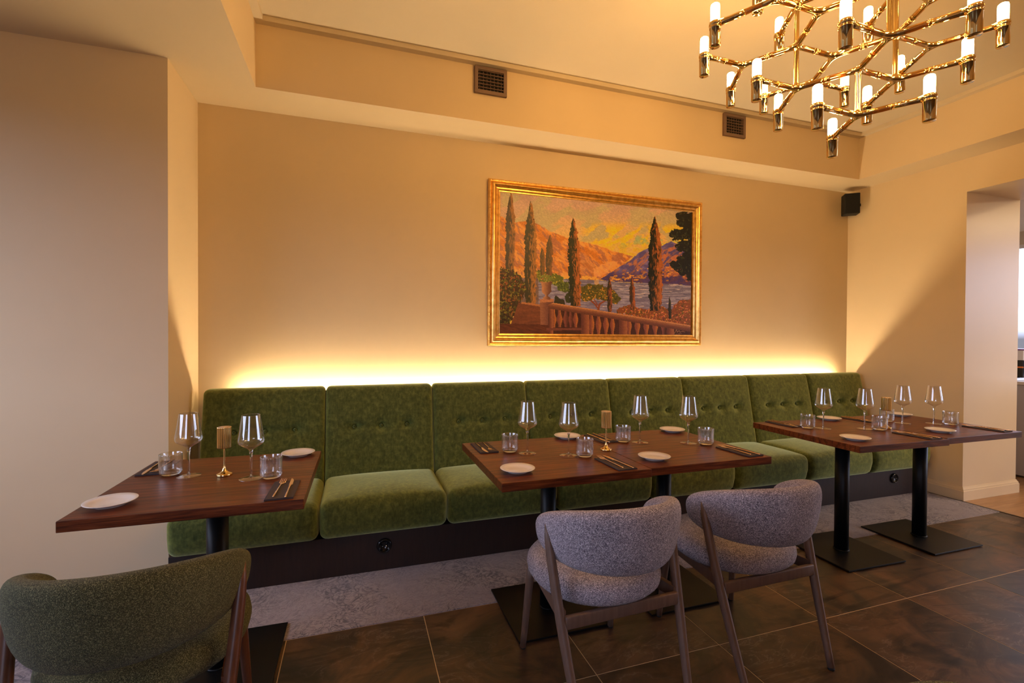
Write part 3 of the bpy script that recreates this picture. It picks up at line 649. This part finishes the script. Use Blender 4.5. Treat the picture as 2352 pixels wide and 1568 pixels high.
# ------------------------------------------------------------------ painting
def painting():
    W, Hh = 528, 326
    Hm = np.array([1896.3392390654653, -25.23694368836785, 225.0, 226.26300987543192, 1196.3674579871454, 180.0, 0.1541562780552043, -0.0011847184418392548, 1.0]).reshape(3, 3)
    uu, vv = np.meshgrid((np.arange(W)+.5)/W, (np.arange(Hh)+.5)/Hh)
    q = Hm @ np.stack([uu.ravel(), vv.ravel(), np.ones(uu.size)]); X = (q[0]/q[2]).reshape(Hh, W); Y = (q[1]/q[2]).reshape(Hh, W)
    rng = np.random.default_rng(3)
    def vn(x, y, seed):
        r = np.random.default_rng(seed).random((64, 64)); xi = np.floor(x).astype(int); yi = np.floor(y).astype(int); fx = x-xi; fy = y-yi
        fx = fx*fx*(3-2*fx); fy = fy*fy*(3-2*fy); g = lambda a, b: r[a % 64, b % 64]
        return (g(xi, yi)*(1-fx)+g(xi+1, yi)*fx)*(1-fy) + (g(xi, yi+1)*(1-fx)+g(xi+1, yi+1)*fx)*fy
    def fbm(sx, sy, seed, o=4, ang=0):
        c, s_ = math.cos(ang), math.sin(ang); x = (X*c+Y*s_)/sx; y = (-X*s_+Y*c)/sy; t = 0; a = .5; n = 0
        for k in range(o): t = t + a*vn(x*2**k+k*7, y*2**k+k*3, seed+k); n += a; a *= .55
        return t/n
    img = np.zeros((Hh, W, 3)); C = lambda *c: np.array(c, float)
    def lay(mask, col): 
        nonlocal img
        m = np.clip(mask, 0, 1)[..., None]; img = img*(1-m) + (col if isinstance(col, np.ndarray) and col.ndim == 3 else np.ones((Hh, W, 1))*np.array(col, float))*m
    def blob(x, y, a, b, t, alpha, col, mask=None):
        r = max(a, b)*1.05; pu = ((X[Hh//2, :] > x-r-60) & (X[Hh//2, :] < x+r+60)).nonzero()[0]; pv = ((Y[:, W//2] > y-r-130) & (Y[:, W//2] < y+r+130)).nonzero()[0]
        if not len(pu) or not len(pv): return
        sl = (slice(pv[0], pv[-1]+1), slice(pu[0], pu[-1]+1)); xs, ys = X[sl]-x, Y[sl]-y; ca, sa = math.cos(t), math.sin(t)
        m = ((((xs*ca+ys*sa)/a)**2 + ((-xs*sa+ys*ca)/b)**2) < 1)*alpha
        if mask is not None: m = m*mask[sl]
        img[sl] = img[sl]*(1-m[..., None]) + np.array(col, float)*m[..., None]
    def mix(f, a, b): f = np.clip(f, 0, 1)[..., None]; return np.array(a, float)*(1-f) + np.array(b, float)*f
    def poly(pts, wob=10, seed=5, sc=30):
        dx = (fbm(sc, sc, seed)-.5)*wob*2; dy = (fbm(sc, sc, seed+9)-.5)*wob*2; x = X+dx; y = Y+dy; m = np.zeros(X.shape, bool); n = len(pts)
        for i in range(n):
            x1, y1 = pts[i]; x2, y2 = pts[(i+1) % n]
            if y1 == y2: continue
            c = ((y1 > y) != (y2 > y)) & (x < (x2-x1)*(y-y1)/(y2-y1)+x1); m ^= c
        return m.astype(float)
    ss = lambda a, b, x: np.clip((x-a)/(b-a), 0, 1)**2*(3-2*np.clip((x-a)/(b-a), 0, 1))
    # sky
    s1 = fbm(190, 90, 11, 4, -.4); s2 = fbm(120, 60, 21, 4, -.6); s3 = fbm(60, 40, 31, 3)
    sky = mix(ss(250, 700, Y), (192, 136, 104), (220, 152, 70)); sky = mix(ss(.45, .62, s1)*.8, sky, (150, 132, 88)) if False else sky*(1-(ss(.45, .62, s1)*.75)[..., None]) + np.array([176, 142, 92.])*(ss(.45, .62, s1)*.75)[..., None]
    f = (ss(.46, .58, s2)*ss(420, 520, Y)*ss(860, 1050, X))[..., None]; sky = sky*(1-f) + np.array([236, 164, 34.])*f
    f = (ss(.5, .6, s3)*ss(480, 600, Y)*ss(1100, 1300, X)*.8)[..., None]; sky = sky*(1-f) + np.array([142, 148, 96.])*f
    f = (ss(560, 700, Y)*ss(.40, .5, s3)*.75)[..., None]; sky = sky*(1-f) + np.array([238, 156, 30.])*f
    f = ((1-ss(250, 480, Y))*ss(.4, .6, s2)*.5)[..., None]; sky = sky*(1-f) + np.array([168, 116, 92.])*f
    img = sky
    # left mountains
    mm = poly([(150, 380), (240, 395), (350, 440), (450, 430), (540, 450), (640, 512), (760, 560), (880, 600), (1020, 625), (1110, 655), (1200, 690), (1345, 722), (1260, 790), (1060, 925), (150, 950)], 8, 41)
    r1 = fbm(90, 34, 43, 4, .7); r2 = fbm(60, 22, 47, 4, .9)
    mc = mix(ss(.35, .65, r1), (196, 100, 34), (222, 126, 52)); f = (ss(.52, .62, r2)*.6)[..., None]; mc = mc*(1-f) + np.array([150, 82, 62.])*f
    f = (ss(.55, .66, fbm(70, 24, 53, 4, .6))*ss(600, 760, X)*.7)[..., None]; mc = mc*(1-f) + np.array([232, 142, 64.])*f; lay(mm, mc)
    lay(poly([(840, 640), (930, 700), (1040, 830), (1060, 925), (840, 925)], 16, 61)*.35, (150, 84, 60))
    lay(poly([(1000, 830), (1090, 790), (1210, 760), (1200, 800), (1060, 900), (1010, 900)], 14, 62)*.6, (232, 138, 70))
    # right mountain
    rm = poly([(1058, 922), (1150, 862), (1300, 765), (1400, 685), (1480, 655), (1570, 640), (1662, 600), (1760, 640), (1900, 700), (1900, 975), (1240, 940)], 7, 71)
    k1 = fbm(60, 26, 73, 4, -.5); k2 = fbm(38, 18, 77, 4, -.7)
    rc = mix(ss(.4, .6, k1), (84, 62, 92), (112, 84, 112)); f = (ss(.52, .6, k2)*ss(640, 760, Y)*.7)[..., None]; rc = rc*(1-f) + np.array([196, 98, 42.])*f
    f = (ss(820, 900, Y)*.75)[..., None]; rc = rc*(1-f) + np.array([62, 38, 66.])*f; lay(rm, rc)
    lay(poly([(1580, 680), (1700, 610), (1780, 700), (1840, 760), (1840, 930), (1600, 900)], 26, 79)*ss(.42, .55, k1)*.8, (186, 92, 44))
    for k in range(120):
        x = rng.uniform(1150, 1820); y = 905 - (x-1150)*rng.uniform(0, .27) + rng.uniform(-14, 30); a, b = rng.uniform(5, 20), rng.uniform(2.5, 7)
        if 1440 < x < 1600 and rng.random() < .5: continue
        lay(((np.abs(X-x) < a) & (np.abs(Y-y) < b))*rng.uniform(.6, 1), tuple(np.array([236, 140, 52]) * rng.uniform(.7, 1.02)))
    for k in range(70):
        x = rng.uniform(740, 1050); lay(((np.abs(X-x) < rng.uniform(3, 12)) & (np.abs(Y-(905+rng.uniform(-12, 16))) < rng.uniform(3, 8)))*.8, (234, 146, 50))
    for k in range(30):
        x = rng.uniform(340, 420); lay(((np.abs(X-x) < 5) & (np.abs(Y-(870+rng.uniform(-40, 20))) < 9))*.8, (228, 138, 60))
    # lake
    lay(poly([(150, 905), (600, 905), (600, 1160), (150, 1160)], 3, 80), mix(fbm(60, 20, 85), (96, 62, 44), (130, 92, 78)))
    wl = poly([(540, 905), (1060, 925), (1240, 942), (1600, 955), (1900, 975), (1900, 1330), (540, 1180)], 3, 81)
    wv = fbm(90, 7, 83, 4); wc = mix(ss(.35, .65, wv), (104, 82, 88), (150, 122, 118)); f = (ss(930, 1200, Y)*.35)[..., None]; wc = wc*(1-f) + np.array([128, 98, 104.])*f; lay(wl, wc)
    for k in range(110):
        x = rng.uniform(900, 1820); y = rng.uniform(960, 1150); a, b = rng.uniform(8, 46), rng.uniform(1.2, 3.2)
        blob(x, y, a, b, 0, .8, (206, 158, 128) if rng.random() < .5 else (74, 62, 74))
    lay(poly([(1010, 925), (1050, 925), (1046, 990), (1016, 980)], 3, 84)*.6, (220, 142, 70))
    def foliage(mask, n, box, cols, s=(4, 11)):
        x0, x1, y0, y1 = box
        for k in range(n):
            x, y = rng.uniform(x0, x1), rng.uniform(y0, y1); a, b, t = rng.uniform(*s), rng.uniform(s[0], s[1])*.45, rng.uniform(0, 3.14)
            blob(x, y, a, b, t, .85, cols[rng.integers(len(cols))], mask)
    # middle shrubs, small umbrella pine
    b1 = poly([(520, 850), (560, 835), (680, 870), (750, 900), (760, 930), (720, 980), (540, 940)], 18, 91); lay(b1, (92, 84, 26)); foliage(b1, 150, (510, 770, 830, 990), [(150, 128, 36), (190, 140, 44), (60, 58, 20)])
    b2 = poly([(690, 950), (790, 940), (810, 1030), (760, 1030), (700, 1010)], 16, 93); lay(b2, (72, 70, 26)); foliage(b2, 60, (690, 810, 940, 1040), [(120, 110, 36), (50, 52, 20)])
    lay(poly([(680, 1060), (750, 1090), (760, 1130), (670, 1120)], 14, 94), (44, 36, 22)); lay(poly([(760, 1060), (800, 1020), (810, 1110), (770, 1110)], 12, 95), (50, 46, 22))
    for pts in ([(960, 1085), (1015, 1135), (1040, 1175), (1050, 1175), (1030, 1130), (975, 1080)], [(1030, 1175), (1048, 1120), (1100, 1090), (1106, 1100), (1060, 1130), (1050, 1178)], [(1000, 1080), (1040, 1140), (1046, 1140), (1010, 1075)]): lay(poly(pts, 3, 96), (134, 56, 26))
    b3 = poly([(890, 985), (960, 955), (1080, 970), (1180, 1010), (1232, 1080), (1200, 1130), (1150, 1110), (1080, 1095), (1000, 1085), (940, 1110), (890, 1080)], 16, 97); lay(b3, (86, 66, 22)); foliage(b3, 330, (880, 1240, 950, 1140), [(214, 128, 36), (200, 112, 32), (130, 100, 28), (60, 62, 20), (46, 44, 18)])
    # shrubs at right under the tall cypress
    b4 = poly([(1215, 1150), (1330, 1130), (1420, 1165), (1560, 1150), (1660, 1175), (1740, 1090), (1900, 1070), (1900, 1330), (1500, 1260), (1200, 1205)], 22, 99); lay(b4, (128, 60, 26))
    foliage(b4, 700, (1200, 1850, 1070, 1330), [(196, 84, 40), (214, 104, 58), (90, 70, 24), (150, 92, 30), (70, 50, 20), (210, 128, 40)])
    # cypresses
    def cyp(xt, yt, xb, yb, hw, lit, dark, n, seed):
        t = (Y-yt)/(yb-yt); xc = xt+(xb-xt)*t + (fbm(22, 22, seed)-.5)*12; wd = hw*np.clip(t*3.2, 0, 1)**.75*(1-.12*np.clip(t-.8, 0, 1)*5)*(1+(fbm(16, 16, seed+3, 2)-.5)*.5)
        m = ((np.abs(X-xc) < wd) & (t > 0) & (t < 1)).astype(float); s = (X-xc)/np.maximum(wd, 1); st = fbm(9, 36, seed+5, 3)
        col = mix(ss(-.5, .9, s + (st-.5)*2.6), dark, lit); lay(m, col)
        for k in range(n):
            y = rng.uniform(yt+20, yb); tt = (y-yt)/(yb-yt); x = xt+(xb-xt)*tt + rng.normal()*hw*.45; a, b = rng.uniform(2.5, 5), rng.uniform(8, 22); an = rng.normal()*.3
            blob(x, y, a, b, an, .7, tuple(np.array(lit if (x > xt+(xb-xt)*tt) != (rng.random() < .25) else dark)*rng.uniform(.8, 1.15)), m)
    cyp(320, 192, 300, 870, 38, (150, 84, 38), (58, 42, 30), 70, 201)
    cyp(577, 650, 574, 880, 20, (120, 72, 32), (84, 60, 34), 16, 203); cyp(645, 545, 628, 905, 28, (120, 70, 34), (78, 56, 32), 30, 205)
    cyp(487, 262, 470, 1128, 50, (160, 90, 38), (50, 40, 22), 110, 207)
    cyp(840, 402, 850, 1142, 50, (172, 82, 34), (34, 34, 18), 120, 209); cyp(1138, 898, 1140, 1190, 20, (146, 64, 28), (52, 36, 22), 20, 211); cyp(1326, 905, 1334, 1172, 23, (158, 72, 32), (60, 38, 24), 20, 213)
    cyp(1527, 388, 1527, 1182, 56, (162, 78, 32), (26, 25, 15), 130, 215); cyp(1645, 1062, 1645, 1250, 12, (60, 48, 24), (36, 28, 18), 4, 217)
    # dark pine at right
    pn = np.zeros(X.shape)
    for x, y, a, b in ((1800, 420, 90, 70), (1830, 520, 70, 90), (1720, 545, 70, 50), (1790, 640, 90, 50), (1760, 760, 60, 40), (1720, 800, 76, 46), (1830, 780, 70, 160), (1770, 850, 60, 40), (1745, 385, 45, 28)):
        pn = np.maximum(pn, ((X-x)/a)**2 + ((Y-y)/b)**2 + (fbm(20, 14, 301, 3)-.5)*1.6 < 1)
    lay(pn, (30, 26, 20)); foliage(pn, 200, (1640, 1850, 350, 900), [(44, 42, 26), (24, 20, 16), (66, 52, 26)], (6, 16))
    # big shrub at left
    b5 = poly([(150, 820), (300, 825), (380, 880), (430, 960), (430, 1050), (390, 1100), (380, 1180), (300, 1260), (260, 1390), (150, 1400)], 26, 303); lay(b5, (58, 34, 18))
    foliage(b5, 560, (200, 440, 820, 1390), [(96, 74, 24), (128, 100, 30), (58, 44, 20), (140, 70, 30), (40, 26, 16), (70, 64, 24)], (6, 18))
    foliage(b5*(Y < 1000), 60, (210, 400, 830, 980), [(176, 66, 30), (150, 128, 40)], (4, 8))
    # terrace wall, balustrade, urn
    lay(poly([(370, 1110), (560, 1135), (560, 1310), (300, 1300)], 5, 305), mix(fbm(60, 14, 306), (128, 62, 32), (92, 42, 26)))
    lay(poly([(150, 1285), (560, 1295), (700, 1300), (900, 1420), (150, 1420)], 8, 307), mix(fbm(70, 14, 308, 3, .3), (66, 28, 18), (112, 48, 26)))
    lay(poly([(400, 1105), (560, 1130), (560, 1146), (390, 1120)], 2, 309), (170, 92, 46))
    lay(poly([(620, 1110), (1900, 1320), (1900, 1420), (620, 1400)], 0, 310), mix(fbm(40, 60, 311), (50, 22, 16), (76, 34, 22)))
    for x, dy, bw in [(665, 0, 24), (715, 0, 24), (768, 0, 24), (810, 4, 20), (850, 6, 22), (985, 18, 24), (1042, 22, 24), (1105, 26, 24), (1160, 30, 20), (1300, 44, 22), (1370, 50, 24), (1445, 56, 24), (1520, 62, 24), (1590, 68, 20)]:
        yt = 1168+dy; yb = 1385 if x > 900 else 1320; t = (Y-yt)/(yb-yt); wd = bw*(.45+.55*np.exp(-((t-.55)/.22)**2)); sh = (X-x)/wd
        lay(((np.abs(sh) < 1) & (t > 0) & (t < 1)).astype(float), mix(ss(-.6, .9, sh + .3*(fbm(12, 12, 313)-.5)), (120, 56, 38), (168, 84, 34) if x % 3 else (84, 38, 26)))
    for a, b in ((622, 660), (895, 965), (1215, 1285), (1615, 1680)): lay(((X > a) & (X < b) & (Y > 1150+(X-620)*.165) & (Y < 1390)).astype(float), mix(ss(a, b, X), (92, 42, 30), (150, 76, 40)))
    rl = ((Y > 1106+(X-620)*.165) & (Y < 1160+(X-620)*.165) & (X > 600)).astype(float); lay(rl, mix(ss(0, 50, Y-1106-(X-620)*.165), (158, 86, 46), (96, 46, 30)))
    lay(rl*(Y < 1116+(X-620)*.165), (188, 108, 56))
    lay(((Y > 1325) & (Y < 1345) & (X > 600) & (X < 900)).astype(float), (110, 52, 34))
    lay(poly([(550, 1092), (664, 1088), (664, 1112), (620, 1130), (620, 1300), (552, 1300)], 2, 315), mix(ss(550, 640, X), (140, 76, 46), (104, 54, 38)))
    lay(poly([(548, 1084), (666, 1080), (668, 1106), (550, 1112)], 2, 316), (176, 98, 56))
    t = (Y-935)/(1085-935); wd = np.interp(t, [0, .06, .1, .35, .55, .68, .76, .82, .9, 1], [52, 52, 44, 38, 42, 26, 12, 12, 30, 34]); sh = (X-608)/wd
    lay(((np.abs(sh) < 1) & (t > 0) & (t < 1)).astype(float), mix(ss(-.9, .9, sh), (176, 104, 60), (100, 54, 36)))
    uf = ((((X-606)/54)**2 + ((Y-908)/32)**2 + (fbm(12, 12, 317)-.5)*1.2) < 1).astype(float); lay(uf, (110, 100, 34)); foliage(uf, 60, (545, 665, 870, 940), [(206, 132, 60), (170, 70, 40), (150, 140, 60), (70, 70, 26)], (4, 8))
    # illegible painter's scrawl
    for pts in ([(1680, 1372), (1700, 1340), (1706, 1362), (1722, 1346), (1730, 1362), (1750, 1352), (1770, 1360)], [(1668, 1384), (1740, 1374)]):
        for (xa, ya), (xb, yb) in zip(pts, pts[1:]):
            L2 = (xb-xa)**2+(yb-ya)**2; t = np.clip(((X-xa)*(xb-xa)+(Y-ya)*(yb-ya))/L2, 0, 1); lay((np.hypot(X-xa-t*(xb-xa), Y-ya-t*(yb-ya)) < 2.4)*.8, (150, 92, 58))
    br = (fbm(10, 4, 401, 3, .5)-.5)*.26; img = np.clip(img*(1+br[..., None]), 0, 255)/255
    lin = np.where(img < .04045, img/12.92, ((img+.055)/1.055)**2.4)
    # the photo shows the canvas under warm light: take that warmth out of the pigment
    lin = np.clip(lin*np.array(PIG), 0, .9)
    x0, x1, z0, z1 = .541, 2.326, 1.356, 2.458
    gx = np.linspace(x0, x1, W+1); gz = np.linspace(z1, z0, Hh+1)
    t = thing('framed_painting', 'oil painting of cypresses and a balustrade above a sunset lake, in a gilded frame', 'painting', ((x0+x1)/2, -.001, (z0+z1)/2))
    ox, oz = (x0+x1)/2, (z0+z1)/2
    VX, VZ = np.meshgrid(gx-ox, gz-oz); co = np.stack([VX.ravel(), np.full(VX.size, -.022), VZ.ravel()], 1)
    me = bpy.data.meshes.new('canvas'); i = np.arange(Hh)[:, None]*(W+1) + np.arange(W)[None, :]; fc = np.stack([i, i+W+1, i+W+2, i+1], -1).reshape(-1, 4)
    me.vertices.add(len(co)); me.vertices.foreach_set('co', co.ravel()); me.loops.add(fc.size); me.loops.foreach_set('vertex_index', fc.ravel()); me.polygons.add(len(fc)); me.polygons.foreach_set('loop_start', np.arange(0, fc.size, 4)); me.update()
    ca = me.color_attributes.new('paint', 'FLOAT_COLOR', 'CORNER'); cl = np.repeat(np.concatenate([lin.reshape(-1, 3), np.ones((W*Hh, 1))], 1), 4, 0); ca.data.foreach_set('color', cl.ravel().astype(np.float32))
    m = MT('oil_paint'); at = m.n('ShaderNodeAttribute', _attribute_name='paint'); m.l(at.outputs['Color'], m.b.inputs['Base Color']); v = m.coord((1, 1, 1)); m.bump(m.noise(v, 130, 4, .6, .6), .14, .0012); m.set(Roughness=.42); m.b.inputs['Specular IOR Level'].default_value = .3
    me.materials.append(m.m); link('canvas', me, t)
    MB().box((x0-ox, -.0215, z0-oz), (x1-ox, -.004, z1-oz)).obj('stretcher_board', simple('canvas_back', (.3, .25, .2), .8), t)
    X0, X1, Z0, Z1 = .452-ox, 2.431-ox, 1.268-oz, 2.546-oz; bw = .094
    prof = [(0, -.003), (0, -.030), (.004, -.036), (.010, -.038), (.017, -.036), (.020, -.032), (.023, -.036), (.028, -.044), (.036, -.050), (.044, -.051), (.050, -.047), (.056, -.038), (.062, -.033), (.070, -.031), (.073, -.034), (.077, -.035), (.080, -.031), (.083, -.027), (.090, -.0255), (.094, -.024), (.094, -.003)]
    cs = [(X0, Z0, 1, 1), (X1, Z0, -1, 1), (X1, Z1, -1, -1), (X0, Z1, 1, -1)]
    for k in range(4):
        a, b = cs[k], cs[(k+1) % 4]; v = []
        for c in (a, b): v += [(c[0]+c[2]*o, y, c[1]+c[3]*o) for o, y in prof]
        n = len(prof); f = [(i_, (i_+1) % n, n+(i_+1) % n, n+i_) for i_ in range(n)]
        mb = MB().add(v, f, False); mb.obj('frame_rail', GILT, t)
    # carved running ornament on the outer edge and small beads inside: too fine to pick apart
    def orn(off, yy, pitch, rx, ry, name, tw=.6):
        mb = MB(); 
        for k in range(4):
            a, b = cs[k], cs[(k+1) % 4]; A = Vector((a[0]+a[2]*off, yy, a[1]+a[3]*off)); B = Vector((b[0]+b[2]*off, yy, b[1]+b[3]*off)); L = (B-A).length; n = int(L/pitch); dr = (B-A).normalized()
            pp = Vector((-dr.z, 0, dr.x))
            for i_ in range(n):
                c = A + dr*(L*(i_+.5)/n); e1 = (dr*math.cos(tw)+pp*math.sin(tw)); e2 = (pp*math.cos(tw)-dr*math.sin(tw)); nn = Vector((0, -1, 0)); vs = [c+e1*rx, c+e2*ry, c-e1*rx, c-e2*ry, c+nn*ry*1.6]
                mb.add(vs, [(0, 1, 4), (1, 2, 4), (2, 3, 4), (3, 0, 4)], True)
        o = mb.obj(name, GILT, t); o['kind'] = 'stuff'
    orn(.010, -.0365, .0115, .0085, .0052, 'carved_edging'); orn(.075, -.034, .007, .0030, .0026, 'beading', 0)
def mk_gilt():
    m = MT('aged_gilding'); v = m.coord(); f = m.noise(v, 26, 4, .6); m.base(m.ramp(f, [(.3, (.72, .40, .10)), (.55, (1.0, .62, .19)), (.75, (1.0, .74, .30))])); m.set(Metallic=.92, Roughness=.30); m.bump(m.noise(v, 90, 3), .15, .001); return m.m
GILT = mk_gilt()
painting()
